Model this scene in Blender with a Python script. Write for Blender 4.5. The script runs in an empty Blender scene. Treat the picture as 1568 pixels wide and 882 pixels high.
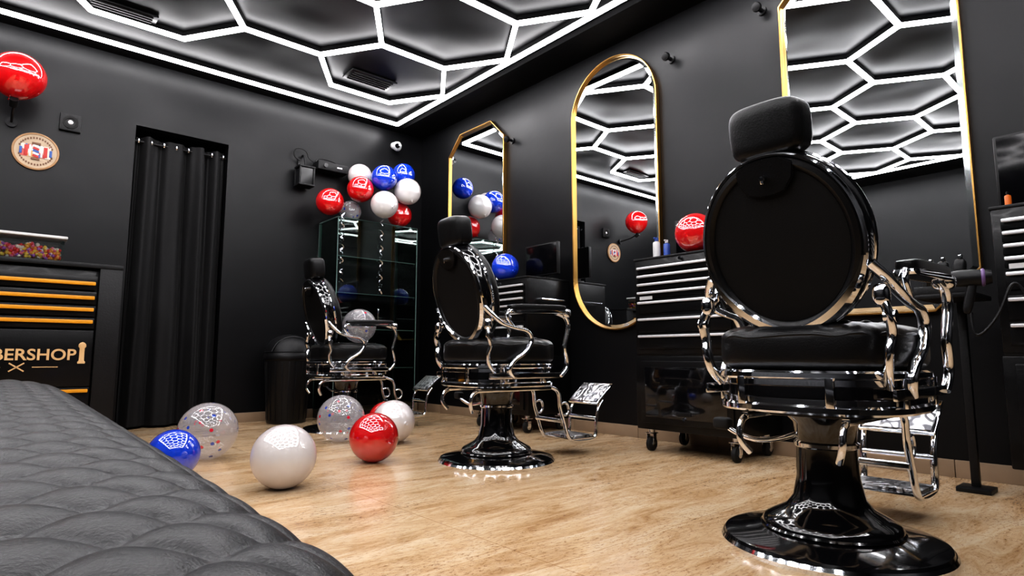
import bpy, bmesh, math, random
from mathutils import Vector, Matrix, Euler, noise
random.seed(4)
scene = bpy.context.scene
PI = math.pi

# ------------------------------------------------------------------ materials
def newmat(name):
    m = bpy.data.materials.new(name); m.use_nodes = True
    nt = m.node_tree
    return m, nt, nt.nodes['Principled BSDF']
KD = .60      # overall albedo level of the non-metals (the LED tubes are very bright)

def pmat(name, col, rough=.5, metal=0., coat=0., spec=.5, bump=0., bscale=40., rvar=.0, stretch=None, coatr=.05, sheen=0., bdist=.01, det=4):
    m, nt, p = newmat(name)
    if metal < .5:
        col = tuple(c*KD for c in col); spec = spec*.66
    p.inputs['Base Color'].default_value = (*col, 1)
    p.inputs['Roughness'].default_value = rough
    p.inputs['Metallic'].default_value = metal
    p.inputs['Coat Weight'].default_value = coat
    p.inputs['Coat Roughness'].default_value = coatr
    p.inputs['Specular IOR Level'].default_value = spec
    if sheen: p.inputs['Sheen Weight'].default_value = sheen
    tc = nt.nodes.new('ShaderNodeTexCoord')
    n = nt.nodes.new('ShaderNodeTexNoise'); n.inputs['Scale'].default_value = bscale; n.inputs['Detail'].default_value = det
    if stretch:
        mp = nt.nodes.new('ShaderNodeMapping'); mp.inputs['Scale'].default_value = stretch
        nt.links.new(tc.outputs['Object'], mp.inputs['Vector']); nt.links.new(mp.outputs['Vector'], n.inputs['Vector'])
    else:
        nt.links.new(tc.outputs['Object'], n.inputs['Vector'])
    if rvar:
        mr = nt.nodes.new('ShaderNodeMapRange')
        mr.inputs['To Min'].default_value = max(0, rough-rvar); mr.inputs['To Max'].default_value = rough+rvar
        nt.links.new(n.outputs['Fac'], mr.inputs['Value']); nt.links.new(mr.outputs['Result'], p.inputs['Roughness'])
    if bump:
        b = nt.nodes.new('ShaderNodeBump'); b.inputs['Strength'].default_value = bump; b.inputs['Distance'].default_value = bdist
        nt.links.new(n.outputs['Fac'], b.inputs['Height']); nt.links.new(b.outputs['Normal'], p.inputs['Normal'])
    return m

M_wall = pmat('black_satin_paint', (.0060,.0062,.0072), .38, spec=.30, bump=.2, bscale=5, rvar=.07)
M_ceil = pmat('black_gloss_ceiling', (.004,.004,.005), .42, spec=.26, bump=.6, bscale=1.6, rvar=.06, bdist=.08, det=1)
M_soff = pmat('black_soffit_paint', (.005,.005,.0055), .55, spec=.22, bump=.1, bscale=20)
M_chrome = pmat('chrome', (.74,.76,.80), .07, 1., rvar=.02, bscale=15)
M_alu = pmat('brushed_aluminium_handle', (.72,.72,.74), .38, .6, rvar=.05)
M_gloss = pmat('black_gloss_enamel', (.004,.004,.005), .12, coat=.8, rvar=.03)
M_leather = pmat('black_leather', (.006,.006,.0065), .34, bump=.10, bscale=220, rvar=.05, spec=.4)
M_fabric = pmat('black_vinyl_panel', (.004,.004,.0045), .6, spec=.25, bump=.12, bscale=350)
M_gold = pmat('brushed_gold', (.40,.22,.065), .3, 1., rvar=.05)
M_mirror = pmat('mirror_silver', (.84,.86,.87), .0, 1.)
M_mirredge = pmat('mirror_bevel', (.85,.9,.9), .08, 1.)
M_curtain = pmat('black_curtain_cloth', (.007,.007,.0078), .65, spec=.3, bump=.2, bscale=200, sheen=.03)
M_plastic = pmat('black_plastic', (.007,.007,.008), .42, spec=.4, bump=.1, bscale=80, rvar=.05)
M_rubber = pmat('black_rubber', (.006,.006,.006), .7)
M_chest = pmat('black_powder_coat', (.004,.004,.0045), .3, spec=.35, coat=.06, bump=.06, bscale=120, rvar=.04)
M_yellow = pmat('yellow_handle', (.95,.40,.015), .35, rvar=.05)
M_label = pmat('label_gold', (.95,.60,.28), .5, rvar=.05)
M_white = pmat('white_plastic', (.85,.85,.85), .3, rvar=.05)
M_screen = pmat('dark_screen', (.003,.003,.004), .12, spec=.3, rvar=.02)
M_blueb = pmat('blue_bottle', (.05,.12,.5), .3, rvar=.05)
M_orange = pmat('orange_plastic', (.9,.2,.02), .35, rvar=.05)
M_purple = pmat('violet_plastic', (.22,.13,.32), .35, rvar=.05)

def balloon_mat(name, col, rough=.5, ior=2.0):
    m, nt, p = newmat(name)
    p.inputs['Roughness'].default_value = rough; p.inputs['Specular IOR Level'].default_value = .1
    p.inputs['Coat Weight'].default_value = 1.; p.inputs['Coat Roughness'].default_value = .0; p.inputs['Coat IOR'].default_value = ior
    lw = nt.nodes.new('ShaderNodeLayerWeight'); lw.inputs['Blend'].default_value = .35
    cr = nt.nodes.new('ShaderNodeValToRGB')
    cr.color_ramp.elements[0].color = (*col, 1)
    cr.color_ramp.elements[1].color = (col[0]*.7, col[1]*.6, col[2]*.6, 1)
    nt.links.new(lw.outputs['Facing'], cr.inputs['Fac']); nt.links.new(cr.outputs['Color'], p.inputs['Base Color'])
    return m
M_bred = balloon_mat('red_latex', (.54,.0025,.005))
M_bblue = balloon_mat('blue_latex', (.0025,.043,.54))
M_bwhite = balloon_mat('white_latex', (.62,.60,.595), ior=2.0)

def clear_mat():
    m, nt, p = newmat('clear_confetti_latex')
    out = nt.nodes['Material Output']
    p.inputs['Roughness'].default_value = .2; p.inputs['Specular IOR Level'].default_value = .3
    p.inputs['Coat Weight'].default_value = 1; p.inputs['Coat IOR'].default_value = 1.9; p.inputs['Coat Roughness'].default_value = .0
    tc = nt.nodes.new('ShaderNodeTexCoord')
    v = nt.nodes.new('ShaderNodeTexVoronoi'); v.inputs['Scale'].default_value = 26
    nt.links.new(tc.outputs['Object'], v.inputs['Vector'])
    lt = nt.nodes.new('ShaderNodeMath'); lt.operation = 'LESS_THAN'; lt.inputs[1].default_value = .26
    nt.links.new(v.outputs['Distance'], lt.inputs[0])
    sep = nt.nodes.new('ShaderNodeSeparateColor'); nt.links.new(v.outputs['Color'], sep.inputs['Color'])
    cr = nt.nodes.new('ShaderNodeValToRGB'); cr.color_ramp.interpolation = 'CONSTANT'
    cr.color_ramp.elements[0].color = (.5,.01,.03,1); cr.color_ramp.elements[1].position = .5; cr.color_ramp.elements[1].color = (.012,.045,.35,1)
    nt.links.new(sep.outputs[0], cr.inputs['Fac'])
    g2 = nt.nodes.new('ShaderNodeMath'); g2.operation = 'GREATER_THAN'; g2.inputs[1].default_value = .6
    nt.links.new(sep.outputs[1], g2.inputs[0])
    mu = nt.nodes.new('ShaderNodeMath'); mu.operation = 'MULTIPLY'
    nt.links.new(lt.outputs[0], mu.inputs[0]); nt.links.new(g2.outputs[0], mu.inputs[1])
    mixc = nt.nodes.new('ShaderNodeMix'); mixc.data_type = 'RGBA'
    mixc.inputs[6].default_value = (.42,.40,.42,1)
    nt.links.new(mu.outputs[0], mixc.inputs[0]); nt.links.new(cr.outputs['Color'], mixc.inputs[7]); nt.links.new(mixc.outputs[2], p.inputs['Base Color'])
    lw = nt.nodes.new('ShaderNodeLayerWeight'); lw.inputs['Blend'].default_value = .3
    mr = nt.nodes.new('ShaderNodeMapRange'); mr.inputs['To Min'].default_value = .38; mr.inputs['To Max'].default_value = .85
    nt.links.new(lw.outputs['Facing'], mr.inputs['Value'])
    mx = nt.nodes.new('ShaderNodeMath'); mx.operation = 'MAXIMUM'
    nt.links.new(mr.outputs['Result'], mx.inputs[0]); nt.links.new(mu.outputs[0], mx.inputs[1])
    tr = nt.nodes.new('ShaderNodeBsdfTransparent')
    ms = nt.nodes.new('ShaderNodeMixShader')
    nt.links.new(mx.outputs[0], ms.inputs['Fac']); nt.links.new(tr.outputs[0], ms.inputs[1]); nt.links.new(p.outputs[0], ms.inputs[2])
    nt.links.new(ms.outputs[0], out.inputs['Surface'])
    return m
M_bclear = clear_mat()

def glass_mat(name, tint, base=.08):
    m, nt, p = newmat(name)
    out = nt.nodes['Material Output']
    fr = nt.nodes.new('ShaderNodeFresnel'); fr.inputs['IOR'].default_value = 1.5
    ad = nt.nodes.new('ShaderNodeMath'); ad.operation = 'ADD'; ad.inputs[1].default_value = base; ad.use_clamp = True
    nt.links.new(fr.outputs[0], ad.inputs[0])
    tr = nt.nodes.new('ShaderNodeBsdfTransparent'); tr.inputs['Color'].default_value = (*tint, 1)
    gl = nt.nodes.new('ShaderNodeBsdfGlossy'); gl.inputs['Roughness'].default_value = .02; gl.inputs['Color'].default_value = (.8,.95,.9,1)
    ms = nt.nodes.new('ShaderNodeMixShader')
    nt.links.new(ad.outputs[0], ms.inputs['Fac']); nt.links.new(tr.outputs[0], ms.inputs[1]); nt.links.new(gl.outputs[0], ms.inputs[2])
    nt.links.new(ms.outputs[0], out.inputs['Surface'])
    return m
M_glass = glass_mat('cabinet_glass', (.95,.97,.96), .01)
M_glassedge = pmat('glass_edge', (.18,.28,.26), .2, rvar=.03)
M_tub = glass_mat('clear_tub_plastic', (.95,.95,.95), .06)

def emit_mat(name, col, s):
    m, nt, p = newmat(name)
    p.inputs['Base Color'].default_value = (.9,.9,.9,1)
    p.inputs['Emission Color'].default_value = (*col, 1); p.inputs['Emission Strength'].default_value = s
    return m
M_led = emit_mat('led_tube', (1,.98,1), 33)

def ornate():
    m, nt, p = newmat('ornate_chrome')
    p.inputs['Metallic'].default_value = 1; p.inputs['Roughness'].default_value = .3
    tc = nt.nodes.new('ShaderNodeTexCoord'); v = nt.nodes.new('ShaderNodeTexVoronoi'); v.feature = 'SMOOTH_F1'; v.inputs['Scale'].default_value = 26
    nt.links.new(tc.outputs['Object'], v.inputs['Vector'])
    w = nt.nodes.new('ShaderNodeMath'); w.operation = 'SINE'
    k = nt.nodes.new('ShaderNodeMath'); k.operation = 'MULTIPLY'; k.inputs[1].default_value = 18
    nt.links.new(v.outputs['Distance'], k.inputs[0]); nt.links.new(k.outputs[0], w.inputs[0])
    cr = nt.nodes.new('ShaderNodeValToRGB'); cr.color_ramp.elements[0].position=.02; cr.color_ramp.elements[0].color=(.10,.10,.11,1); cr.color_ramp.elements[1].position=.3; cr.color_ramp.elements[1].color=(.6,.6,.62,1)
    mr = nt.nodes.new('ShaderNodeMapRange'); mr.inputs['From Min'].default_value=-1
    nt.links.new(w.outputs[0], mr.inputs['Value']); nt.links.new(mr.outputs[0], cr.inputs['Fac']); nt.links.new(cr.outputs[0], p.inputs['Base Color'])
    b = nt.nodes.new('ShaderNodeBump'); b.inputs['Strength'].default_value = .5; b.inputs['Distance'].default_value = .004
    nt.links.new(w.outputs[0], b.inputs['Height']); nt.links.new(b.outputs[0], p.inputs['Normal'])
    return m
M_ornate = ornate()

def floor_mat():
    m, nt, p = newmat('travertine_floor')
    N = nt.nodes.new; L = nt.links.new
    tc = N('ShaderNodeTexCoord')
    def ns(scale, det, rough, sc, dist=.3):
        mp = N('ShaderNodeMapping'); mp.inputs['Scale'].default_value = scale; mp.inputs['Rotation'].default_value = (0,0,.14)
        n = N('ShaderNodeTexNoise'); n.inputs['Scale'].default_value = sc; n.inputs['Detail'].default_value = det; n.inputs['Roughness'].default_value = rough
        n.inputs['Distortion'].default_value = dist
        L(tc.outputs['Object'], mp.inputs['Vector']); L(mp.outputs['Vector'], n.inputs['Vector']); return n
    a = ns((.8,3.2,1), 12, .77, 3.0, .7)
    cr = N('ShaderNodeValToRGB'); e = cr.color_ramp.elements
    e[0].position = .32; e[0].color = (.27,.14,.055,1); e[1].position = .62; e[1].color = (.56,.44,.30,1)
    x = e.new(.42); x.color = (.40,.255,.13,1); x = e.new(.51); x.color = (.49,.345,.205,1)
    L(a.outputs['Fac'], cr.inputs['Fac'])
    b = ns((4,10,1), 6, .85, 10, .4)
    cr2 = N('ShaderNodeValToRGB'); e = cr2.color_ramp.elements
    e[0].position = .37; e[0].color = (.34,.18,.08,1); e[1].position = .48; e[1].color = (1,1,1,1)
    L(b.outputs['Fac'], cr2.inputs['Fac'])
    c = ns((.35,1.7,1), 5, .6, 2.4, .5)
    mrc = N('ShaderNodeMapRange'); mrc.inputs['From Min'].default_value=.36; mrc.inputs['From Max'].default_value=.60; mrc.inputs['To Min'].default_value=1.; mrc.inputs['To Max'].default_value=.35
    L(c.outputs['Fac'], mrc.inputs['Value'])
    mx = N('ShaderNodeMix'); mx.data_type = 'RGBA'; mx.blend_type = 'MULTIPLY'
    L(mrc.outputs[0], mx.inputs[0]); L(cr.outputs['Color'], mx.inputs[6]); L(cr2.outputs['Color'], mx.inputs[7])
    br = N('ShaderNodeTexBrick'); br.offset=0; br.inputs['Scale'].default_value = 1; br.inputs['Brick Width'].default_value = 1.2; br.inputs['Row Height'].default_value = 1.2
    br.inputs['Mortar Size'].default_value = .0018; br.inputs['Color1'].default_value = (1,1,1,1); br.inputs['Color2'].default_value = (.97,.97,.97,1); br.inputs['Mortar'].default_value = (.72,.62,.52,1)
    L(tc.outputs['Object'], br.inputs['Vector'])
    mx2 = N('ShaderNodeMix'); mx2.data_type = 'RGBA'; mx2.blend_type = 'MULTIPLY'; mx2.inputs[0].default_value = 1
    L(mx.outputs[2], mx2.inputs[6]); L(br.outputs['Color'], mx2.inputs[7]); L(mx2.outputs[2], p.inputs['Base Color'])
    mr = N('ShaderNodeMapRange'); mr.inputs['To Min'].default_value = .24; mr.inputs['To Max'].default_value = .08
    L(b.outputs['Fac'], mr.inputs['Value']); L(mr.outputs[0], p.inputs['Roughness'])
    p.inputs['Specular IOR Level'].default_value = .55
    bp = N('ShaderNodeBump'); bp.inputs['Strength'].default_value = .06; bp.inputs['Distance'].default_value = .002
    L(cr2.outputs['Color'], bp.inputs['Height']); L(bp.outputs[0], p.inputs['Normal'])
    return m
M_floor = floor_mat()
def base_mat():
    m, nt, p = newmat('beige_skirting_tile')
    N = nt.nodes.new; L = nt.links.new
    tc = N('ShaderNodeTexCoord'); n = N('ShaderNodeTexNoise'); n.inputs['Scale'].default_value = 6; n.inputs['Detail'].default_value = 6
    L(tc.outputs['Object'], n.inputs['Vector'])
    cr = N('ShaderNodeValToRGB'); cr.color_ramp.elements[0].color = (.17,.11,.065,1); cr.color_ramp.elements[1].color = (.29,.21,.14,1)
    L(n.outputs['Fac'], cr.inputs['Fac']); L(cr.outputs[0], p.inputs['Base Color']); p.inputs['Roughness'].default_value = .35
    return m
M_base = base_mat()

def couch_mat():
    m, nt, p = newmat('quilted_black_leatherette')
    N = nt.nodes.new; L = nt.links.new
    p.inputs['Base Color'].default_value = (.0055,.0055,.0065,1)
    p.inputs['Roughness'].default_value = .42; p.inputs['Specular IOR Level'].default_value = .21
    tc = N('ShaderNodeTexCoord'); n = N('ShaderNodeTexNoise'); n.inputs['Scale'].default_value = 420; n.inputs['Detail'].default_value = 2
    L(tc.outputs['Object'], n.inputs['Vector'])
    b = N('ShaderNodeBump'); b.inputs['Strength'].default_value = .3; b.inputs['Distance'].default_value = .002
    L(n.outputs['Fac'], b.inputs['Height']); L(b.outputs[0], p.inputs['Normal'])
    return m
M_couch = couch_mat()

# ------------------------------------------------------------------ geometry helpers
I4 = Matrix.Identity(4)
def T(x,y,z): return Matrix.Translation((x,y,z))
def R(ax, deg): return Matrix.Rotation(math.radians(deg), 4, ax)

def t_box(sx,sy,sz,bev=0.,seg=2):
    bm = bmesh.new(); bmesh.ops.create_cube(bm, size=1)
    bmesh.ops.scale(bm, vec=(sx,sy,sz), verts=bm.verts)
    if bev: bmesh.ops.bevel(bm, geom=bm.edges[:], offset=bev, segments=seg, affect='EDGES', profile=.6)
    return bm
def t_lathe(prof, n=48, sx=1., sy=1.):
    bm = bmesh.new(); rings = []
    for r,z in prof:
        if r < 1e-6: rings.append([bm.verts.new((0,0,z))])
        else: rings.append([bm.verts.new((r*sx*math.cos(2*PI*i/n), r*sy*math.sin(2*PI*i/n), z)) for i in range(n)])
    for a,b in zip(rings, rings[1:]):
        for i in range(n):
            j=(i+1)%n
            if len(a)==1 and len(b)==1: continue
            if len(a)==1: bm.faces.new((a[0],b[i],b[j]))
            elif len(b)==1: bm.faces.new((a[i],b[0],a[j]))
            else: bm.faces.new((a[i],b[i],b[j],a[j]))
    return bm
def t_cyl(r,h,n=24,r2=None):
    r2 = r if r2 is None else r2
    return t_lathe([(0,-h/2),(r,-h/2),(r2,h/2),(0,h/2)], n)
def t_oval(prof, hw, hh, n=64, e=2.):
    bm = bmesh.new(); rings = []
    for ins,x in prof:
        if ins is None: rings.append([bm.verts.new((x,0,0))]); continue
        rg=[]
        for i in range(n):
            c,s = math.cos(2*PI*i/n), math.sin(2*PI*i/n)
            cy = math.copysign(abs(c)**(2/e), c); sz = math.copysign(abs(s)**(2/e), s)
            rg.append(bm.verts.new((x,(hw-ins)*cy,(hh-ins)*sz)))
        rings.append(rg)
    for a,b in zip(rings, rings[1:]):
        for i in range(n):
            j=(i+1)%n
            if len(a)==1: bm.faces.new((a[0],b[i],b[j]))
            elif len(b)==1: bm.faces.new((a[i],b[0],a[j]))
            else: bm.faces.new((a[i],b[i],b[j],a[j]))
    return bm
def t_super(a,b,c,e1=.5,e2=.5,nu=40,nv=20,fn=None):
    bm = bmesh.new(); rings=[]
    sp = lambda v,e: math.copysign(abs(v)**e, v)
    for j in range(nv+1):
        ph = -PI/2 + PI*j/nv
        if j in (0,nv): rings.append([bm.verts.new((0,0,c*(-1 if j==0 else 1)))]); continue
        rg=[]
        for i in range(nu):
            th = 2*PI*i/nu
            rg.append(bm.verts.new((a*sp(math.cos(ph),e1)*sp(math.cos(th),e2), b*sp(math.cos(ph),e1)*sp(math.sin(th),e2), c*sp(math.sin(ph),e1))))
        rings.append(rg)
    for p,q in zip(rings, rings[1:]):
        for i in range(nu):
            j=(i+1)%nu
            if len(p)==1: bm.faces.new((p[0],q[j],q[i]))
            elif len(q)==1: bm.faces.new((p[i],p[j],q[0]))
            else: bm.faces.new((p[i],p[j],q[j],q[i]))
    if fn:
        for v in bm.verts: v.co = fn(v.co)
    return bm
def catmull(pts, k=8, closed=False):
    P=[Vector(p) for p in pts]; n=len(P); out=[]
    rng = range(n) if closed else range(n-1)
    for i in rng:
        if closed: p0,p1,p2,p3 = P[(i-1)%n],P[i],P[(i+1)%n],P[(i+2)%n]
        else: p0,p1,p2,p3 = P[max(i-1,0)],P[i],P[i+1],P[min(i+2,n-1)]
        for s in range(k):
            t=s/k
            out.append(.5*((2*p1)+(-p0+p2)*t+(2*p0-5*p1+4*p2-p3)*t*t+(-p0+3*p1-3*p2+p3)*t**3))
    if not closed: out.append(P[-1])
    return out
def t_sweep(pts, r=.01, r2=None, n=14, k=8, closed=False, smooth=True, up=None, taper=None):
    r2 = r if r2 is None else r2
    P = catmull(pts,k,closed) if smooth else [Vector(p) for p in pts]
    if smooth and not closed and len(P)>12:
        for _ in range(6):
            P=[P[0]]+[(P[i-1]+2*P[i]+P[i+1])/4 for i in range(1,len(P)-1)]+[P[-1]]
    bm = bmesh.new(); rings=[]; N=len(P)
    ref = Vector(up) if up else None
    prev=None
    for i,p in enumerate(P):
        if closed: t=(P[(i+1)%N]-P[(i-1)%N])
        else: t=(P[min(i+1,N-1)]-P[max(i-1,0)])
        if t.length<1e-9: t=Vector((0,0,1))
        t.normalize()
        if ref is not None: a = ref - t*ref.dot(t)
        elif prev is None:
            g = Vector((0,0,1)) if abs(t.z)<.9 else Vector((1,0,0)); a = g - t*g.dot(t)
        else: a = prev - t*prev.dot(t)
        if a.length<1e-6: a=t.orthogonal()
        a.normalize(); prev=a; b=t.cross(a)
        f = 1 if taper is None else taper(i/(N-1))
        rings.append([bm.verts.new(p + a*(r2*f*math.sin(2*PI*j/n)) + b*(r*f*math.cos(2*PI*j/n))) for j in range(n)])
    m = N if closed else N-1
    for i in range(m):
        A=rings[i]; B=rings[(i+1)%N]
        for j in range(n):
            q=(j+1)%n; bm.faces.new((A[j],A[q],B[q],B[j]))
    if not closed:
        bm.faces.new(rings[0][::-1]); bm.faces.new(rings[-1])
    return bm
def t_poly(pts, h, bev=0.):
    bm = bmesh.new(); vs=[bm.verts.new((x,y,0)) for x,y in pts]; f=bm.faces.new(vs)
    r=bmesh.ops.extrude_face_region(bm, geom=[f]); bmesh.ops.translate(bm, vec=(0,0,h), verts=[v for v in r['geom'] if isinstance(v,bmesh.types.BMVert)])
    if bev: bmesh.ops.bevel(bm, geom=bm.edges[:], offset=bev, segments=2, affect='EDGES')
    return bm

class G:
    def __init__(s, name): s.name=name; s.bm=bmesh.new(); s.mats=[]
    def add(s, tmp, mat, M=I4):
        if mat not in s.mats: s.mats.append(mat)
        k=s.mats.index(mat)
        bmesh.ops.recalc_face_normals(tmp, faces=tmp.faces)
        if M is not I4: bmesh.ops.transform(tmp, matrix=M, verts=tmp.verts)
        for f in tmp.faces: f.material_index=k
        me=bpy.data.meshes.new('t'); tmp.to_mesh(me); tmp.free(); s.bm.from_mesh(me); bpy.data.meshes.remove(me)
        return s
    def box(s, mat, c, d, bev=0., M=I4, seg=2): return s.add(t_box(*d,bev,seg), mat, M@T(*c))
    def end(s, parent=None, loc=(0,0,0), rot=0., ang=40):
        me=bpy.data.meshes.new(s.name)
        s.bm.to_mesh(me); s.bm.free()
        for m in s.mats: me.materials.append(m)
        me.shade_smooth(); me.set_sharp_from_angle(angle=math.radians(ang))
        o=bpy.data.objects.new(s.name, me); scene.collection.objects.link(o)
        o.location=loc; o.rotation_euler=(0,0,rot)
        if parent: o.parent=parent
        return o
def empty(name, loc=(0,0,0), rot=0.):
    o=bpy.data.objects.new(name,None); scene.collection.objects.link(o); o.location=loc; o.rotation_euler=(0,0,rot); o.empty_display_size=.1
    return o

# ------------------------------------------------------------------ room
XR, YB, XL, YF, H = 3.44, 5.41, -2.4, -2.2, 2.95
g=G('floor'); g.box(M_floor,((XL+XR)/2,(YB+YF)/2+.3,-.05),(XR-XL+.2,YB-YF+.8,.1)); g.end()
g=G('ceiling'); g.box(M_ceil,((XL+XR)/2,(YB+YF)/2,H+.05),(XR-XL+.2,YB-YF+.2,.1)); g.end()
DX0,DX1,DZ=.78,1.47,2.38
g=G('wall_back')
g.box(M_wall,((XL-.1+DX0)/2,YB+.05,H/2),(DX0-XL+.1,.1,H)); g.box(M_wall,((DX1+XR+.1)/2,YB+.05,H/2),(XR+.1-DX1,.1,H))
g.box(M_wall,((DX0+DX1)/2,YB+.05,(DZ+H)/2),(DX1-DX0,.1,H-DZ))
g.box(M_soff,((DX0+DX1)/2,YB+.36,H/2),(DX1-DX0+.4,.04,H))
g.box(M_soff,(DX0-.02,YB+.22,H/2),(.04,.26,H)); g.box(M_soff,(DX1+.02,YB+.22,H/2),(.04,.26,H))
g.end()
g=G('wall_right'); g.box(M_wall,(XR+.05,(YB+YF)/2,H/2),(.1,YB-YF+.2,H)); g.end()
g=G('wall_left'); g.box(M_wall,(XL-.05,(YB+YF)/2,H/2),(.1,YB-YF+.2,H)); g.end()
g=G('wall_front'); g.box(M_wall,((XL+XR)/2,YF-.05,H/2),(XR-XL,.1,H)); g.end()
g=G('trim_ceiling')
g.box(M_soff,(3.28,(YB+YF)/2,H-.02),(.32,YB-YF,.04)); g.box(M_soff,((XL+3.12)/2,5.34,H-.02),(3.12-XL,.14,.04))
g.end()
def baseb(name, a, b, axis):
    g=G(name); L=.6; s=a
    while s<b-1e-4:
        e=min(s+L,b); c=(s+e)/2; d=e-s-.003
        if axis=='y': g.box(M_base,(XR-.006,c,.04),(.012,d,.08),.002)
        else: g.box(M_base,(c,YB-.006,.04),(d,.012,.08),.002)
        s=e
    g.end()
baseb('baseboard_right',YF,YB-.015,'y'); baseb('baseboard_back',DX1+.02,XR-.015,'x')

# ------------------------------------------------------------------ LED hexagon light
ZL=2.90
g=G('hexagon_led_ceiling_light')
BX0,BX1,BY0,BY1=-1.65,3.0,-.75,5.2
segs=[]
for i in range(-3,3):
    for k in range(0,14):
        y=5.23-.445*k
        xa = (1.24 if k%2==0 else 2.10) + i*1.72
        xb = xa+.57
        if y<BY1-.05: segs.append(((xa,y),(xb,y)))
        if k>0 :
            segs.append(((xb,y),(xb+.29,y-.445))); segs.append(((xa,y),(xa-.29,y-.445)))
def clip(a,b):
    (x0,y0),(x1,y1)=a,b; t0,t1=0.,1.
    for p,q in ((-(x1-x0),x0-BX0),((x1-x0),BX1-x0),(-(y1-y0),y0-BY0),((y1-y0),BY1-y0)):
        if abs(p)<1e-9:
            if q<0: return None
        else:
            r=q/p
            if p<0: t0=max(t0,r)
            else: t1=min(t1,r)
    if t1-t0<.02: return None
    return (x0+t0*(x1-x0),y0+t0*(y1-y0)),(x0+t1*(x1-x0),y0+t1*(y1-y0))
def tube(a,b,w=.032):
    a=Vector((*a,ZL)); b=Vector((*b,ZL)); d=b-a; L=d.length
    M=T(*((a+b)/2))@Matrix.Rotation(math.atan2(d.y,d.x),4,'Z')
    g.add(t_box(L+.01,w,.022),M_led,M)
    g.add(t_box(L+.01,w*1.05,.038),M_soff,M@T(0,0,.030))
for s in segs:
    c=clip(*s)
    if c: tube(*c)
tube((BX0,BY1),(BX1,BY1)); tube((BX0,BY0),(BX1,BY0)); tube((BX0,BY0),(BX0,BY1)); tube((BX1,BY0),(BX1,BY1))
g.end()

for (x,y) in ((2.35,4.55),(.55,4.75)):
    g=G('ceiling_air_vent'); g.box(M_plastic,(0,0,0),(.42,.2,.015),.004)
    for i in range(5): g.box(M_rubber,(0,-.07+i*.035,-.01),(.36,.012,.012),M=I4)
    g.end(loc=(x,y,H-.012))

# ------------------------------------------------------------------ wall mirrors
def mirror(name, outline, yc, zc):
    par=empty(name,(XR-.002,yc,zc))
    n=len(outline)
    def inset(d):
        out=[]
        for i in range(n):
            p0=Vector(outline[i-1]); p1=Vector(outline[i]); p2=Vector(outline[(i+1)%n])
            e1=(p1-p0).normalized(); e2=(p2-p1).normalized()
            n1=Vector((-e1.y,e1.x)); n2=Vector((-e2.y,e2.x)); b=(n1+n2).normalized()
            k=d/max(.3,b.dot(n1)); out.append(p1+b*k)
        return out
    o0=outline; o1=inset(.010); o2=inset(.036)
    g=G('frame'); bm=bmesh.new()
    rings=[]
    for pts,x in ((o0,0),(o0,-.036),(inset(.002),-.038),(inset(.008),-.038),(o1,-.034),(o1,-.012)):
        rings.append([bm.verts.new((x,p[0],p[1])) for p in pts])
    for A,B in zip(rings,rings[1:]):
        for i in range(n): bm.faces.new((A[i],A[(i+1)%n],B[(i+1)%n],B[i]))
    g.add(bm,M_gold); g.end(par)
    g=G('bevelled_edge'); bm=bmesh.new()
    A=[bm.verts.new((-.014,p[0],p[1])) for p in o1]; B=[bm.verts.new((-.019,p[0],p[1])) for p in o2]
    for i in range(n): bm.faces.new((A[i],A[(i+1)%n],B[(i+1)%n],B[i]))
    g.add(bm,M_mirredge); g.end(par,ang=5)
    g=G('glass'); bm=bmesh.new(); bm.faces.new([bm.verts.new((-.019,p[0],p[1])) for p in o2]); g.add(bm,M_mirror); g.end(par)
    g=G('backing'); bm=bmesh.new(); bm.faces.new([bm.verts.new((-.002,p[0],p[1])) for p in o0]); g.add(bm,M_plastic); g.end(par)
def octo(hw,hh,c): return [(-hw,-hh+c),(-hw+c,-hh),(hw-c,-hh),(hw,-hh+c),(hw,hh-c),(hw-c,hh),(-hw+c,hh),(-hw,hh-c)]
def capsule(hw,hh,n=28):
    o=[]
    for i in range(n+1):
        a=-PI+PI*i/n; o.append((hw*math.cos(a),-(hh-hw)+hw*math.sin(a)))
    for i in range(n+1):
        a=PI*i/n; o.append((hw*math.cos(a),(hh-hw)+hw*math.sin(a)))
    return o
mirror('octagonal_wall_mirror',octo(.43,1.01,.19),4.43,1.735)
mirror('oval_wall_mirror',capsule(.405,1.03),2.765,1.775)
mirror('octagonal_wall_mirror',octo(.43,1.02,.19),1.06,1.79)

for (y,z) in ((2.25,2.60),(3.92,2.48),(1.60,2.66)):
    g=G('wall_hook'); g.add(t_cyl(.028,.012),M_plastic,R('Y',90)); g.add(t_cyl(.013,.06),M_plastic,T(-.03,0,0)@R('Y',90)); g.add(t_lathe([(0,-.02),(.026,-.014),(.03,0),(.026,.014),(0,.02)],20),M_plastic,T(-.065,0,0)@R('Y',70))
    g.end(loc=(XR-.006,y,z))

# ------------------------------------------------------------------ curtain
par=empty('door_curtain',((DX0+DX1)/2,YB+.06,0))
bm=bmesh.new(); W=DX1-DX0-.02; nx,nz=220,50; z0,z1=.02,2.31; vs=[]
for j in range(nz+1):
    z=z0+(z1-z0)*j/nz; row=[]; low=1-j/nz
    for i in range(nx+1):
        s=i/nx; x=-W/2+W*s
        ph=2*PI*4.2*s + .9*math.sin(2*PI*s+.5) + .5*low*math.sin(4*s+2)
        amp=.036+.012*math.sin(3.1*s*PI+1)
        y=amp*math.sin(ph)+.30*amp*math.sin(2.3*ph+1+1.5*low)+.03*noise.noise(Vector((x*7,z*.9,0)))
        x+= .010*math.cos(ph)+ .02*low*math.sin(3*s)
        row.append(bm.verts.new((x,y-.015*low,z)))
    vs.append(row)
for j in range(nz):
    for i in range(nx): bm.faces.new((vs[j][i],vs[j][i+1],vs[j+1][i+1],vs[j+1][i]))
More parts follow.
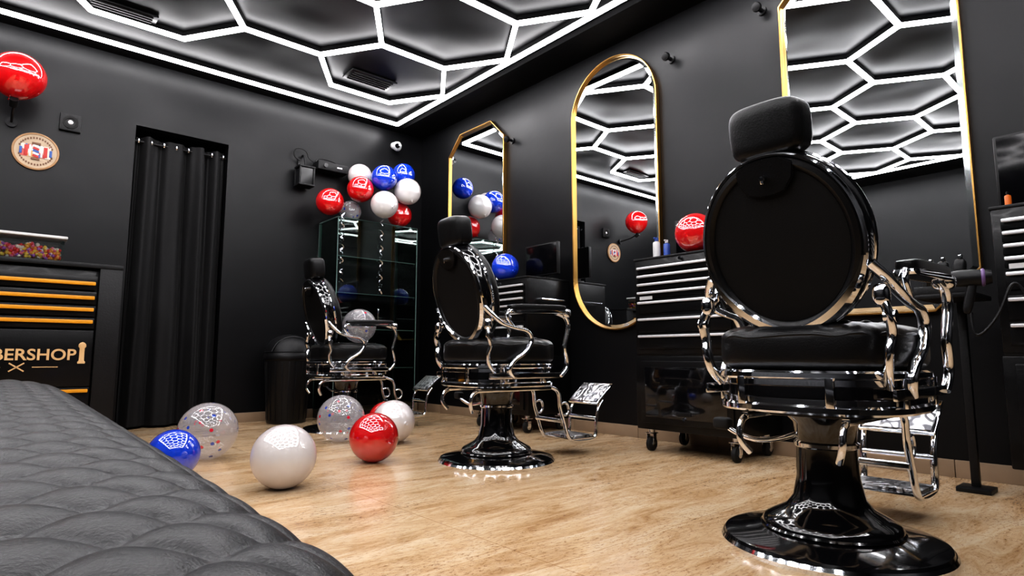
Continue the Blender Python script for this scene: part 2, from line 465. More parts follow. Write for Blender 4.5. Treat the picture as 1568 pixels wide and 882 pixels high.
g=G('cloth'); g.add(bm,M_curtain); g.end(par,ang=80)
g=G('curtain_rod'); g.add(t_cyl(.011,DX1-DX0-.01),M_plastic,T(0,0,2.27)@R('Y',90))
for i in range(8): g.add(t_lathe([(.018,-.004),(.024,-.004),(.024,.004),(.018,.004),(.018,-.004)],20),M_chrome,T(-W/2+.02+i*(W-.04)/7,-.01,2.27)@R('Y',90))
g.end(par)

# ------------------------------------------------------------------ barber chair
def chair_parts():
    parts=[]
    C=M_chrome
    g=G('pedestal_base')
    g.add(t_lathe([(0,0),(.308,0),(.310,.012),(.304,.022)],72),C)
    g.add(t_lathe([(.304,.018),(.298,.03),(.278,.036),(.212,.046),(.190,.052),(.188,.066),(.180,.078),(.153,.092),(.118,.112),(.098,.14),(.086,.2),(.082,.30),(.09,.36),(.115,.385),(.12,.40),(0,.40)],72),M_gloss)
    g.add(t_lathe([(.188,.050),(.194,.056),(.188,.062)],72),M_gloss)
    g.add(t_lathe([(.083,.285),(.09,.29),(.09,.30),(.083,.305)],48),C)
    parts.append(g)
    g=G('pump_lever'); g.add(t_sweep([(0,.08,.32),(-.02,.13,.30),(-.04,.2,.29),(-.05,.27,.31),(-.05,.3,.33)],.008),C)
    g.add(t_super(.02,.03,.02),M_rubber,T(-.05,.31,.335)); parts.append(g)
    g=G('seat_frame')
    def ring(h0,h1,o,mat,e=2.9,hw=.275,hx=.275,inn=.03,b=.006):
        tb=t_oval([(inn,h0),(b-o,h0),(-o,h0+b),(-o,h1-b),(b-o,h1),(inn,h1),(inn,h0)],hw,hx,120,e)
        g.add(tb,mat,R('Y',-90))
    ring(.418,.508,0,C); ring(.402,.428,.010,C); ring(.495,.520,.012,C); ring(.44,.482,.003,M_gloss)
    g.add(t_oval([(None,.42),(.02,.42),(.02,.505),(None,.505)],.275,.275,64,2.9),M_plastic,R('Y',-90))
    for y in (-.13,.13):
        for sx in (-1,1): g.box(C,(sx*.274,y,.462),(.014,.024,.08),.004)
    for x in (-.13,.13):
        for sy in (-1,1): g.box(C,(x,sy*.274,.462),(.024,.014,.08),.004)
    g.box(M_plastic,(0,0,.40),(.34,.2,.03),.006)
    for s in (-1,1):
        g.box(C,(.02,s*.15,.385),(.5,.025,.02),.006)
        g.add(t_sweep([(-.2,s*.15,.385),(-.25,s*.15,.37),(-.265,s*.15,.32),(-.24,s*.13,.28)],.010),C)
    parts.append(g)
    g=G('seat_cushion')
    def fn(v):
        r=max(abs(v.x),abs(v.y))/.27
        a=math.atan2(v.y,v.x)
        z=v.z
        if z>0: z += .006*abs(math.sin(a*14))*min(1,r*r) + .014*(1-r*r)
        return Vector((v.x,v.y,z))
    g.add(t_super(.268,.27,.068,.42,.55,140,32,fn),M_leather,T(.01,0,.578))
    rng=[]
    for i in range(48):
        a=2*PI*i/48; c,s=math.cos(a),math.sin(a); f=.55
        rng.append((.01+.262*math.copysign(abs(c)**f,c),.264*math.copysign(abs(s)**f,s),.616+.004*math.sin(i*1.6)))
    g.add(t_sweep(rng,.006,closed=True,k=2,n=10),M_leather)
    rng=[(x*.72,y*.72,z+.034) for x,y,z in rng]; g.add(t_sweep(rng,.005,closed=True,k=2,n=10),M_leather)
    parts.append(g)
    MB=T(-.226,0,.882)@R('Y',-15)
    hw,hh=.232,.262
    g=G('backrest')
    g.add(t_oval([(None,-.030),(.10,-.031),(.04,-.030),(.036,-.026)],hw,hh,96),M_fabric,MB)
    g.add(t_oval([(.040,-.027),(.036,-.036),(.026,-.041),(.014,-.038),(.010,-.028)],hw,hh,96),M_leather,MB)
    g.add(t_oval([(.011,-.030),(.008,-.036),(.003,-.036),(-.001,-.030),(.0,-.022)],hw,hh,96),C,MB)
    g.add(t_oval([(.001,-.024),(-.002,-.01),(-.002,.02),(.001,.03)],hw,hh,96),M_gloss,MB)
    g.add(t_oval([(.002,.022),(-.004,.025),(-.006,.032),(-.002,.040),(.006,.042)],hw,hh,96),C,MB)
    g.add(t_oval([(.004,.038),(.001,.055),(.006,.075),(.02,.088),(.045,.094),(.055,.088),(.075,.092),(.14,.1),(None,.102)],hw,hh,96),M_leather,MB)
    bm=bmesh.new(); rows=[]
    n=60
    for i in range(n+1):
        a=math.radians(-168+156*i/n); c,s=math.cos(a),math.sin(a)
        k=math.sin(PI*i/n)
        wd=.010+.016*(math.sin(2*PI*i/n)**2)**.5+.012*k
        y0,z0=(hw-.002)*c,(hh-.002)*s; y1,z1=(hw-.002-wd)*c,(hh-.002-wd)*s
        rows.append([bm.verts.new((-.034,y0*1.015,z0*1.015)),bm.verts.new((-.047,(y0*.75+y1*.25),(z0*.75+z1*.25))),bm.verts.new((-.047,(y0*.25+y1*.75),(z0*.25+z1*.75))),bm.verts.new((-.034,y1,z1))])
    for A,B in zip(rows,rows[1:]):
        for q in range(3): bm.faces.new((A[q],A[q+1],B[q+1],B[q]))
    g.add(bm,C,MB)
    tab=[(-.085,.225),(-.078,.185),(-.052,.150),(-.02,.142),(.02,.142),(.052,.150),(.078,.185),(.085,.225),(.05,.246),(0,.25),(-.05,.246)]
    g.add(t_poly(tab,.010,.004),M_leather,MB@T(-.034,0,0)@Matrix(((0,0,-1,0),(1,0,0,0),(0,1,0,0),(0,0,0,1))))
    g.add(t_cyl(.009,.02),C,MB@T(-.05,0,.195)@R('Y',90)); g.box(C,(-.06,0,.19),(.008,.010,.022),.003,MB)
    for dy,dz in ((-.09,.08),(.09,.08),(0,0),(-.09,-.08),(.09,-.08)): g.add(t_super(.006,.012,.012,1,1,12,8),C,MB@T(.1,dy,dz))
    parts.append(g)
    g=G('headrest')
    MH=MB@T(.030,0,.262+.066)@R('Y',8)
    def fh(v): return Vector((v.x+1.2*v.y*v.y, v.y*(1-.6*max(0,-v.z)), v.z))
    g.add(t_super(.056,.108,.080,.42,.42,72,36,fh),M_leather,MH)
    def loop(ins,x):
        return [(x+1.2*y*y, y, z) for y,z in [((.106-ins)*math.copysign(abs(math.cos(2*PI*i/40))**.42,math.cos(2*PI*i/40)),(.078-ins)*math.copysign(abs(math.sin(2*PI*i/40))**.42,math.sin(2*PI*i/40))) for i in range(40)]]
    g.add(t_sweep(loop(.004,-.028),.004,closed=True,k=2,n=10),M_leather,MH)
    g.box(C,(.0,0,-.10),(.012,.05,.16),.003,MH)
    parts.append(g)
    for s,nm in ((1,'armrest_left'),(-1,'armrest_right')):
        g=G(nm); Y=s*.288
        g.add(t_super(.19,.032,.02,.4,.35,40,12),M_leather,T(.07,Y,.805)@R('Y',-1.5))
        g.add(t_super(.198,.036,.010,.3,.3,40,8),C,T(.07,Y,.787)@R('Y',-1.5))
        g.add(t_super(.03,.034,.024,.7,.7,20,12),C,T(.265,Y,.785))
        up=(0,1,0)
        g.add(t_sweep([(.20,Y,.785),(.265,Y,.765),(.288,Y,.715),(.272,Y*.99,.65),(.262,Y*.98,.60),(.28,Y*.97,.55),(.282,Y*.96,.50),(.24,Y*.95,.455)],.011,.016,k=10,up=up),C)
        g.add(t_sweep([(-.235,s*.240,.80),(-.205,s*.27,.76),(-.16,Y,.72),(-.08,Y,.70),(.0,Y,.685),(.03,Y,.64),(-.01,Y,.58),(-.08,Y,.54),(-.11,Y*.98,.49),(-.08,Y*.95,.455)],.012,.017,k=10,up=up),C)
        g.add(t_sweep([(-.11,Y,.79),(-.13,Y,.765),(-.12,Y,.735),(-.09,Y,.705)],.010,.014,up=up),C)
        g.add(t_sweep([(-.205,s*.242,.735),(-.23,s*.265,.70),(-.235,s*.280,.655),(-.222,s*.278,.61),(-.232,s*.27,.57),(-.22,s*.262,.52),(-.18,s*.25,.48)],.011,.016,k=10),C)
        g.add(t_super(.02,.022,.03,.8,.8,20,14),C,T(-.23,s*.262,.715))
        g.add(t_cyl(.016,.03),C,T(-.23,s*.28,.66)@R('X',90))
        g.box(C,(.0,s*.277,.46),(.46,.012,.03),.005)
        parts.append(g)
    g=G('footrest')
    for s in (-1,1):
        g.add(t_sweep([(.2,s*.11,.40),(.30,s*.12,.39),(.36,s*.13,.36),(.37,s*.13,.28),(.40,s*.13,.20),(.43,s*.13,.12),(.48,s*.13,.085),(.62,s*.13,.085),(.66,s*.13,.11),(.665,s*.13,.18),(.68,s*.13,.25),(.72,s*.13,.30)],.010,.014,k=8,up=(0,1,0)),C)
        g.add(t_sweep([(.37,s*.13,.29),(.42,s*.13,.30),(.44,s*.13,.26),(.42,s*.13,.23),(.39,s*.13,.235)],.007,.01,up=(0,1,0)),C)
    g.box(M_ornate,(.545,0,.105),(.17,.27,.014),.005); g.box(C,(.545,0,.096),(.19,.29,.010),.004)
    MF=T(.735,0,.335)@R('Y',-38)
    g.box(M_ornate,(0,0,.008),(.16,.26,.012),.004,MF); g.box(C,(0,0,0),(.18,.285,.014),.005,MF)
    g.add(t_cyl(.012,.26),C,T(.39,0,.2)@R('X',90)); g.add(t_cyl(.01,.26),C,T(.665,0,.2)@R('X',90))
    parts.append(g)
    SC={'seat_frame':(.96,.94,1),'seat_cushion':(.97,.95,1),'armrest_left':(.97,.94,1),'armrest_right':(.97,.94,1),'footrest':(.94,.88,1)}
    for q in parts:
        if q.name in SC: bmesh.ops.scale(q.bm,vec=SC[q.name],verts=q.bm.verts)
    return parts
CH=[(1.945,.775,0.),(2.10,2.525,-.09),(2.10,4.32,-.09)]
first=[]
for idx,(x,y,r) in enumerate(CH):
    par=empty('barber_chair',(x,y,0),r)
    if idx==0:
        for g in chair_parts(): first.append(g.end(par))
    else:
        for o in first:
            d=bpy.data.objects.new(o.name.split('.')[0],o.data); scene.collection.objects.link(d); d.parent=par

# ------------------------------------------------------------------ tool chests along right wall
def tool_chest(yc, w=.66, d=.44, xf=2.98, handles=True):
    par=empty('rolling_tool_chest',(xf+d/2,yc,0)); hx=d/2
    g=G('body')
    g.box(M_chest,(0,0,.855),(d,w,.57),.008)
    g.box(M_chest,(0,0,.345),(d,w+.01,.43),.008)
    g.box(M_chest,(0,0,.575),(d-.01,w-.01,.03),.002)
    g.box(M_plastic,(0,0,1.143),(d+.01,w+.01,.014),.004)
    g.end(par)
    g=G('drawers')
    def drawer(z,h,hz):
        g.box(M_chest,(-hx-.004,0,z),(.014,w-.06,h-.008),.003)
        g.box(M_alu,(-hx-.020,0,hz),(.020,w-.07,.014),.004)
    for z in (1.085,1.035,.985,.935): drawer(z-.012,.05,z)
    drawer(.85,.08,.875)
    drawer(.745,.10,.775); drawer(.645,.095,.675)
    g.box(M_white,(-hx-.012,w/2-.09,.905),(.004,.09,.02),.001)
    g.end(par)
    g=G('door'); g.box(M_chest,(-hx-.005,0,.35),(.016,w-.07,.36),.006)
    g.box(M_gloss,(-hx-.014,0,.35),(.004,w-.14,.29),.002)
    g.box(M_plastic,(-hx-.018,0,.235),(.008,.09,.022),.004); g.add(t_cyl(.01,.012),M_chrome,T(-hx-.018,0,.205)@R('Y',90))
    g.add(t_cyl(.009,.012),M_chrome,T(-hx-.012,0,1.12)@R('Y',90))
    g.end(par)
    if handles:
        g=G('side_handle')
        for s in (-1,1): g.add(t_sweep([(-.12,s*(w/2),.98),(-.12,s*(w/2+.045),.98),(.12,s*(w/2+.045),.98),(.12,s*(w/2),.98)],.008,smooth=False,n=8),M_chrome)
        g.end(par)
    g=G('casters')
    for sx in (-1,1):
        for sy in (-1,1):
            M=T(sx*(hx-.05),sy*(w/2-.06),0)
            g.add(t_lathe([(0,-.016),(.034,-.016),(.042,-.01),(.042,.01),(.034,.016),(0,.016)],24),M_rubber,M@T(0,0,.043)@R('X',90))
            g.add(t_cyl(.018,.04),M_chrome,M@T(0,0,.043)@R('X',90))
            g.box(M_chrome,(0,.023,.072),(.03,.004,.06),.001,M); g.box(M_chrome,(0,-.023,.072),(.03,.004,.06),.001,M)
            g.box(M_chrome,(0,0,.105),(.06,.055,.006),.001,M); g.add(t_cyl(.02,.03),M_chrome,M@T(0,0,.118))
    g.end(par)
    return par
tool_chest(1.93); tool_chest(3.56); tool_chest(.18,handles=False)

def monitor(x,y,z,w,h,rot=0.):
    par=empty('computer_monitor',(x,y,z),rot)
    g=G('screen'); g.box(M_plastic,(0,0,h/2+.03),(.03,w,h),.006); g.box(M_screen,(-.016,0,h/2+.03),(.003,w-.02,h-.02),.001); g.end(par)
    g=G('stand'); g.box(M_plastic,(.03,0,.006),(.14,.16,.012),.004); g.box(M_plastic,(.03,0,.08),(.02,.05,.16),.004); g.end(par)
monitor(3.24,3.34,1.151,.36,.25,.0)
monitor(3.26,2.0,1.151,.28,.23,.0)
monitor(3.20,.235,1.151,.56,.31,.0)

def bottle(name,loc,r,h,mat,cap):
    g=G(name); g.add(t_lathe([(0,0),(r,0),(r,h*.72),(r*.9,h*.78),(r*.4,h*.82),(r*.4,h*.86),(0,h*.86)],24),mat)
    g.add(t_lathe([(0,h*.84),(r*.5,h*.84),(r*.5,h),(0,h)],20),cap); g.box(cap,(-r*.5,0,h*.97),(r*1.2,r*.5,r*.4),.002); g.end(loc=loc)
bottle('spray_bottle',(3.06,2.15,1.151),.022,.13,M_white,M_blueb)
bottle('hair_product_bottle',(3.08,2.09,1.151),.02,.11,M_blueb,M_white)
bottle('hair_product_bottle',(3.13,2.19,1.151),.018,.10,M_purple,M_plastic)
bottle('spray_bottle',(3.04,.46,1.151),.011,.06,M_orange,M_plastic)

# clipper tray and hair dryer beside the right chest
par=empty('barber_tool_tray',(3.03,.665,.80))
g=G('tray'); g.box(M_plastic,(0,0,0),(.30,.20,.02),.005); g.box(M_plastic,(-.145,0,.02),(.008,.2,.04),.002); g.box(M_plastic,(.12,0,-.39),(.03,.03,.78),.004); g.box(M_plastic,(.12,0,-.79),(.12,.12,.02),.004)
g.end(par)
g=G('hair_clippers')
for i,y in enumerate((-.045,.02,.07)):
    x=-.09+.03*i
    g.add(t_super(.02,.022,.07,.5,.6,20,14),M_plastic,T(x,y,.08)@R('X',8)); g.box(M_chrome,(x,y-.01,.155),(.03,.01,.02),.002); g.box(M_gloss,(x,y,.02),(.05,.06,.03),.006)
g.end(par)
par=empty('hair_dryer',(2.76,.575,.85),math.radians(-78))
g=G('body'); g.add(t_lathe([(0,-.09),(.024,-.09),(.030,-.07),(.032,0),(.028,.04),(.019,.07),(.021,.11),(0,.11)],28),M_plastic,R('Y',-90))
g.add(t_lathe([(.030,-.07),(.034,-.066),(.034,-.062),(.030,-.058)],28),M_purple,R('Y',-90))
g.add(t_super(.016,.014,.065,.6,.7,20,14),M_plastic,T(.02,0,-.07)@R('Y',12)); g.end(par)
g=G('cord'); g.add(t_sweep([(.02,0,-.13),(.03,-.01,-.22),(.10,.0,-.14),(.15,.0,-.02),(.19,.0,-.12),(.18,.0,-.32),(.16,.01,-.5),(.20,.02,-.7),(.22,.03,-.845)],.005,n=8),M_plastic); g.end(par)

# ------------------------------------------------------------------ barbershop drawer cabinet (left)
par=empty('barbershop_drawer_cabinet',(.10,5.09,0))
g=G('frame'); W=1.16; D=.58
g.box(M_plastic,(0,0,1.155),(W,D,.03),.004)
g.box(M_plastic,(W/2-.065,0,.58),(.13,D-.01,1.12),.004); g.box(M_plastic,(-W/2+.065,0,.58),(.13,D-.01,1.12),.004)
g.box(M_chest,(0,.02,.60),(W-.26,D-.06,1.06),.003); g.end(par)
g=G('drawers'); yf=-D/2+.03
for z0,z1,hz in ((.99,1.09,1.035),(.895,.985,.94),(.815,.89,.862),(.735,.81,.782)):
    g.box(M_chest,(0,yf-.006,(z0+z1)/2),(W-.28,.02,z1-z0-.008),.003)
    g.box(M_yellow,(0,yf-.026,hz),(W-.30,.02,.024),.005)
g.box(M_chest,(0,yf-.006,.545),(W-.28,.02,.36),.004); g.box(M_chest,(0,yf-.006,.27),(W-.28,.02,.17),.004); g.box(M_yellow,(0,yf-.026,.335),(W-.30,.02,.022),.005)
g.end(par)
cu=bpy.data.curves.new('barbershop_lettering','FONT'); cu.body='BARBERSHOP'; cu.size=.098; cu.extrude=.002; cu.offset=.0018; cu.align_x='CENTER'; cu.space_character=1.02
to=bpy.data.objects.new('barbershop_lettering',cu); scene.collection.objects.link(to); to.parent=par; to.location=(.055,yf-.018,.535); to.rotation_euler=(PI/2,0,0); cu.materials.append(M_label)
g=G('emblem')
g.add(t_lathe([(0,0),(.02,0),(.022,.01),(.014,.02),(.014,.1),(.022,.11),(.02,.125),(.012,.135),(0,.14)],20),M_label,T(.385,yf-.016,.51)@Matrix.Diagonal((1,.25,1,1)))
for s in (-1,1): g.box(M_label,(0,0,0),(.09,.003,.008),.001,T(.06,yf-.018,.49)@R('Y',s*35))
for x in (-.08,.20): g.box(M_label,(x,yf-.018,.49),(.13,.003,.005))
g.end(par)
par=empty('candy_tub',(.15,4.95,1.171))
g=G('tub'); g.add(t_poly([(-.2,-.09),(.2,-.09),(.2,.09),(-.2,.09)],.15,.012),M_tub); g.end(par)
g=G('lid'); g.box(M_white,(0,0,.158),(.43,.21,.018),.006); g.end(par)
g=G('candies'); cm=[pmat('candy_'+n,c,.35,rvar=.05) for n,c in (('pink',(.9,.2,.35)),('yellow',(.95,.7,.1)),('red',(.8,.05,.05)),('white',(.95,.9,.8)),('purple',(.45,.15,.6)),('orange',(.95,.4,.06)))]
for i in range(300):
    x=random.uniform(-.18,.18); y=random.uniform(-.075,.075) if random.random()<.4 else random.uniform(-.074,-.06)
    z=random.uniform(.018,.095+.012*math.sin(x*30))
    g.add(t_super(.015,.011,.011,.9,.9,8,6),random.choice(cm),T(x,y,z)@Euler((random.random()*3,random.random()*3,random.random()*3)).to_matrix().to_4x4())
g.end(par)

# ------------------------------------------------------------------ trash bin
par=empty('trash_can',(1.97,5.15,0))
g=G('bin'); g.add(t_lathe([(0,0),(.15,0),(.158,.01),(.185,.52),(.195,.53),(.195,.55),(0,.55)],40),M_plastic)
for i in range(20):
    a=2*PI*i/20; g.box(M_plastic,(0,0,0),(.006,.01,.48),.002,R('Z',math.degrees(a))@T(.172,0,.27)@R('Y',3))
g.end(par)
g=G('swing_lid'); g.add(t_lathe([(.2,.535),(.204,.56),(.197,.572),(.194,.60),(.18,.645),(.15,.69),(.10,.722),(.05,.738),(0,.742)],40),M_plastic)
g.add(t_lathe([(.19,.588),(.202,.592),(.19,.598)],40),M_plastic)
arc=[(.197*math.sin(a)*.93,-.1,.56+.175*math.cos(a)*.93) for a in [(-1.35+2.7*i/16) for i in range(17)]]
g.add(t_sweep(arc,.006,n=6,k=2),M_plastic); g.end(par)

# ------------------------------------------------------------------ glass display cabinet
X0,X1,Y0,Y1,ZT=2.30,3.12,4.98,5.38,1.80
par=empty('glass_display_cabinet',((X0+X1)/2,(Y0+Y1)/2,0)); w=X1-X0; d=Y1-Y0
g=G('glass_panes')
g.box(M_glass,(0,-d/2,.93),(w,.005,1.72)); g.box(M_glass,(-w/2,0,.93),(.005,d,1.72)); g.box(M_glass,(w/2,0,.93),(.005,d,1.72))
for z in (.45,.80,1.12,1.45): g.box(M_glass,(0,0,z),(w-.02,d-.03,.006))
g.box(M_glass,(0,0,ZT),(w,d,.006)); g.end(par)
g=G('glass_edges')
for sx in (-1,1):
    for sy in (-1,1): g.box(M_glassedge,(sx*w/2,sy*d/2,.93),(.006,.006,1.72))
for z in (.45,.80,1.12,1.45,ZT): g.box(M_glassedge,(0,-d/2+.012,z),(w-.02,.003,.006)); g.box(M_glassedge,(-w/2+.01,0,z),(.003,d-.03,.006))
for sx in (-1,1): g.box(M_glassedge,(sx*w/2,0,ZT),(.006,d,.006))
g.end(par)
g=G('base'); g.box(M_chest,(0,0,.04),(w,d,.08),.005)
for z in (.45,.80,1.12,1.45):
    for sx in (-1,1): g.add(t_cyl(.008,.02),M_chrome,T(sx*(w/2-.01),-d/2+.03,z-.012))
g.box(M_chrome,(.0,-d/2-.008,.93),(.012,.012,.12),.003); g.end(par)

g=G('wall_speaker'); g.box(M_plastic,(0,0,0),(.13,.03,.13),.006)
g.add(t_lathe([(.03,-.004),(.048,-.004),(.048,.004),(.03,.004),(.03,-.004)],28),M_rubber,T(0,-.018,0)@R('X',90)); g.add(t_lathe([(0,.006),(.012,.002),(.016,0)],24),M_alu,T(0,-.017,0)@R('X',90)); g.end(loc=(.362,YB-.016,2.28))
def sign_mat():
    m,nt,p=newmat('round_sign_print'); N=nt.nodes.new; L=nt.links.new
    tc=N('ShaderNodeTexCoord')
    v=N('ShaderNodeTexVoronoi'); v.inputs['Scale'].default_value=26; mp=N('ShaderNodeMapping'); mp.inputs['Scale'].default_value=(1.6,1,.8)
    L(tc.outputs['Object'],mp.inputs[0]); L(mp.outputs[0],v.inputs['Vector']); sp=N('ShaderNodeSeparateColor'); L(v.outputs['Color'],sp.inputs[0])
    cr=N('ShaderNodeValToRGB'); e=cr.color_ramp.elements; cr.color_ramp.interpolation='CONSTANT'
    e[0].color=(.5,.46,.4,1); e[1].position=.35; e[1].color=(.4,.03,.02,1); x=e.new(.55); x.color=(.02,.07,.28,1); x=e.new(.72); x.color=(.5,.27,.08,1); x=e.new(.86); x.color=(.05,.03,.025,1)
    L(sp.outputs[0],cr.inputs['Fac']); L(cr.outputs[0],p.inputs['Base Color']); p.inputs['Roughness'].default_value=.4
    return m
M_sign=sign_mat()
M_cream=pmat('cream_print',(.62,.47,.32),.5,rvar=.05); M_redp=pmat('red_print',(.6,.03,.02),.4,rvar=.05); M_bluep=pmat('blue_print',(.03,.12,.45),.4,rvar=.05); M_brownp=pmat('brown_print',(.2,.08,.03),.4,rvar=.05)
g=G('round_barber_sign'); g.add(t_lathe([(0,-.008),(.135,-.008),(.137,0),(.135,.008),(.125,.01),(.122,.006)],56),pmat('wood_rim',(.5,.28,.13),.45,bump=.2,stretch=(1,8,1)),R('X',90))
g.add(t_lathe([(0,.0065),(.123,.0065),(.123,.005),(0,.005)],48),M_cream,R('X',90))
g.add(t_poly([(-.085,-.045),(.085,-.045),(.085,.045),(-.085,.045)],.002),M_sign,T(0,-.007,0)@R('X',90))
for k in range(5):
    g.box((M_redp,M_white,M_bluep)[k%3],(0,0,0),(.036,.004,.016),.001,T(.0,-.011,-.036+k*.018)@R('Y',18))
g.box(M_brownp,(0,-.011,.056),(.05,.006,.016),.002); g.box(M_brownp,(0,-.011,-.056),(.05,.006,.016),.002)
for sx in (-1,1):
    g.box(M_redp,(sx*.055,-.010,.0),(.022,.004,.075),.002); g.box(M_bluep,(sx*.085,-.010,-.005),(.016,.004,.05),.002); g.box(M_white,(sx*.033,-.010,0),(.012,.004,.085),.002)
for i in range(15):
    a=math.radians(20+140*i/14)
    for s in (-1,1): g.box(M_brownp,(.098*math.cos(a),-.007,s*.098*math.sin(a)),(.010,.003,.014),.001)
g.end(loc=(.178,YB-.01,2.02))

par=empty('wall_lantern',(2.11,YB-.02,2.2))
g=G('lantern')
for sx in (-1,1):
    for sy in (-1,1): g.box(M_plastic,(sx*.065,-.08+sy*.055,0),(.014,.014,.17),.002)
g.box(M_plastic,(0,-.08,.085),(.15,.13,.014),.002); g.box(M_plastic,(0,-.08,-.085),(.15,.13,.014),.002); g.box(M_screen,(0,-.08,0),(.12,.1,.16))
g.add(t_sweep([(0,-.08,.09),(0,-.08,.14),(0,-.05,.2),(0,0,.22),(0,0.01,.16)],.008,n=8),M_plastic); g.box(M_plastic,(0,.008,.12),(.07,.012,.14),.003)
g.add(t_sweep([(-.03,-.02,.16),(-.09,-.03,.2),(-.07,-.04,.27),(.02,-.04,.26),(.05,-.03,.2),(.12,-.03,.17),(.2,-.03,.2)],.005,n=6),M_rubber); g.end(par)
par=empty('wall_projector_bracket',(2.36,YB-.02,2.33))
g=G('box'); g.box(M_plastic,(0,-.07,0),(.30,.14,.08),.008); g.box(M_alu,(.06,-.142,.0),(.05,.004,.012),.001); g.add(t_cyl(.02,.02),M_screen,T(-.08,-.145,0)@R('X',90))
g.add(t_sweep([(-.14,-.05,.04),(-.1,-.03,.09),(.05,-.02,.09),(.14,-.03,.04)],.006,n=8),M_plastic); g.end(par)
g=G('security_camera'); g.add(t_cyl(.035,.02),M_white,T(0,.0,.03)@R('X',90)); g.box(M_white,(0,-.03,.03),(.03,.06,.03),.006); g.add(t_lathe([(0,-.045),(.02,-.042),(.036,-.028),(.045,0),(.045,.02),(.03,.045),(0,.05)],28),M_white,T(0,-.07,0))
g.add(t_cyl(.025,.012),M_screen,T(-.02,-.108,-.005)@R('X',90)); g.end(loc=(3.08,YB-.012,2.72))
par=empty('wall_spotlight',(.03,YB-.012,2.2))
g=G('arm'); g.add(t_cyl(.035,.02),M_plastic,R('X',90)); g.add(t_sweep([(0,0,0),(0,-.1,.01),(.0,-.22,.03),(.02,-.3,.06)],.008,n=8),M_plastic); g.add(t_cyl(.025,.06),M_plastic,T(.0,-.3,.05)@R('X',60)); g.end(par)

# ------------------------------------------------------------------ balloons
def balloon(loc,r,mat,name='balloon',tilt=(0,0)):
    g=G(name)
    prof=[(0,1.0)]
    n=30
    for i in range(1,n):
        a=PI/2-PI*i/n; rr=math.cos(a); z=math.sin(a)
        if z<0: rr*= (1-.10*(-z)**2); z*=1.10
        prof.append((rr,z))
    prof+= [(.045,-1.12),(.03,-1.15),(.075,-1.22),(.04,-1.21),(0,-1.2)]
    M=Euler((tilt[0],tilt[1],0)).to_matrix().to_4x4()
    g.add(t_lathe([(a*r,b*r*.98) for a,b in prof],56),mat,M)
    return g.end(loc=loc,ang=60)
R9=PI/2
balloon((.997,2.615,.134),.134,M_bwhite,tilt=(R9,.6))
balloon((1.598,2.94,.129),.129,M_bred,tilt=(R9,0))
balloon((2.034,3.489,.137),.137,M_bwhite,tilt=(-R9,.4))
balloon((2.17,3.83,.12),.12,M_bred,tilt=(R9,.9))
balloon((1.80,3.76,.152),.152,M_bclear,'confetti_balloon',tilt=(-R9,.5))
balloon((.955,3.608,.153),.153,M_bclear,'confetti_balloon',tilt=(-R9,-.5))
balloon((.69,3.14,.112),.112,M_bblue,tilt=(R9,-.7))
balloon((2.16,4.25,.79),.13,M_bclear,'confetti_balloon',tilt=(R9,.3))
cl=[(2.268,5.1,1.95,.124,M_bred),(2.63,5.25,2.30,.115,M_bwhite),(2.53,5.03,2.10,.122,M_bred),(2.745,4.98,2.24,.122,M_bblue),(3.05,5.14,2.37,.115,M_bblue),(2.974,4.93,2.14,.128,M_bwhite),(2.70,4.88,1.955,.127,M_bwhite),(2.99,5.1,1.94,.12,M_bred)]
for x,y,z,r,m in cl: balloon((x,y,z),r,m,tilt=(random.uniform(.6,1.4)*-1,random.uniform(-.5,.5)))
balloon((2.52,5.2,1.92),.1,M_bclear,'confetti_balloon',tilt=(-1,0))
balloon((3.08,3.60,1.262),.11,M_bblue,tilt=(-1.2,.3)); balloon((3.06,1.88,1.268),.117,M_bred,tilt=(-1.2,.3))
balloon((.043,5.1,2.44),.155,M_bred,tilt=(0,.2))
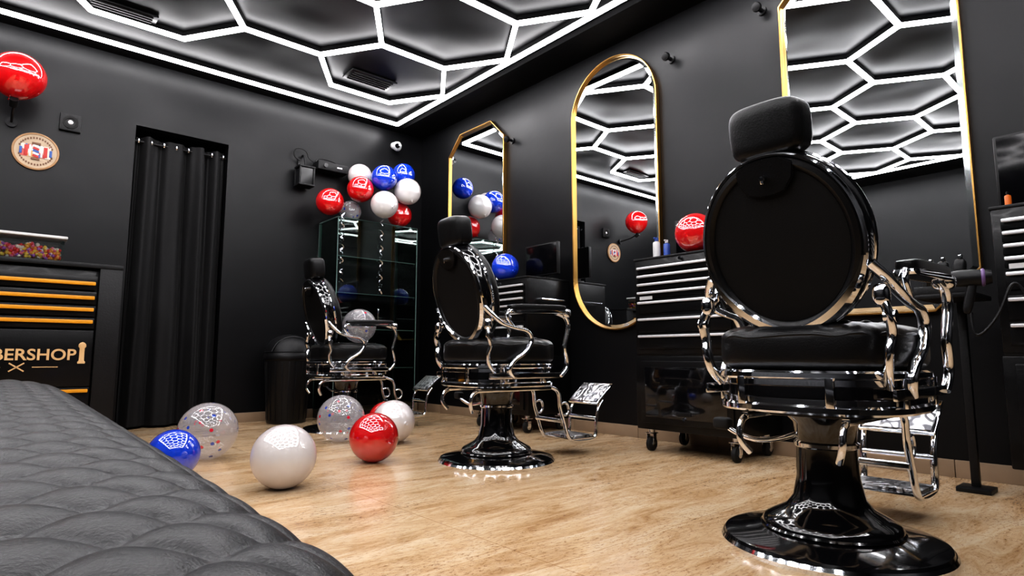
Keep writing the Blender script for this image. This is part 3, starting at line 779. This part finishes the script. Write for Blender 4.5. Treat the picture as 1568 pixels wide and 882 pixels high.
for (x,y,z,L) in ((2.33,4.955,1.83,.62),(2.72,4.955,1.83,.7)):
    g=G('curling_ribbon'); g.add(t_sweep([(.018*math.cos(i*.9),.012*math.sin(i*.9),-L*i/70) for i in range(71)],.0018,.006,n=4,k=2),M_chrome); g.end(loc=(x,y,z))

# ------------------------------------------------------------------ quilted couch
par=empty('quilted_couch',(-.275,.66,0))
hw,hl=.52,1.62; zb=.28
bm=bmesh.new(); nx,ny=330,900; vs=[]
def zc(y): return .458+.022*max(0,y)
AX,AY=.042,.043
for j in range(ny+1):
    tj=-1+2*j/ny; ry=math.sin(tj*PI/2)*.15+tj*.85; row=[]
    for i in range(nx+1):
        ti=-1+2*i/nx; rx=math.sin(ti*PI/2)*.5+ti*.5
        x=rx*hw; y=ry*hl
        k=max(0.,1-abs(rx)**8-abs(ry)**30)
        z=zb+(zc(y+.66)-zb)*math.sqrt(k)
        p=(x/AX+y/AY)/2; q=(x/AX-y/AY)/2
        s=(abs(math.sin(PI*p))*abs(math.sin(PI*q)))**.42
        z+=.0105*(s-1)*min(1,k*3)
        row.append(bm.verts.new((x,y,z)))
    vs.append(row)
for j in range(ny):
    for i in range(nx): bm.faces.new((vs[j][i],vs[j][i+1],vs[j+1][i+1],vs[j+1][i]))
g=G('quilted_top'); g.add(bm,M_couch); g.end(par,ang=80)
g=G('base'); g.box(M_leather,(0,0,.19),(2*hw-.03,2*hl-.06,.22),.03)
for sx in (-1,1):
    for sy in (-1,1): g.add(t_cyl(.025,.08),M_chrome,T(sx*.42,sy*1.45,.04))
g.end(par)

# ------------------------------------------------------------------ world, camera
w=bpy.data.worlds.new('World'); scene.world=w; w.use_nodes=True
w.node_tree.nodes['Background'].inputs[0].default_value=(.02,.02,.022,1); w.node_tree.nodes['Background'].inputs[1].default_value=1
cam=bpy.data.cameras.new('camera'); co=bpy.data.objects.new('camera',cam); scene.collection.objects.link(co)
cam.sensor_width=36; cam.lens=21.12; cam.clip_start=.01
co.location=(0,0,.56); co.rotation_euler=(math.radians(96.45),0,math.radians(-41.2))
scene.camera=co
try:
    scene.view_settings.view_transform='Standard'
    for lk in ('Medium High Contrast','High Contrast'):
        try: scene.view_settings.look=lk; print('look ok',lk); break
        except Exception as e: print('look fail',e)
except Exception: pass
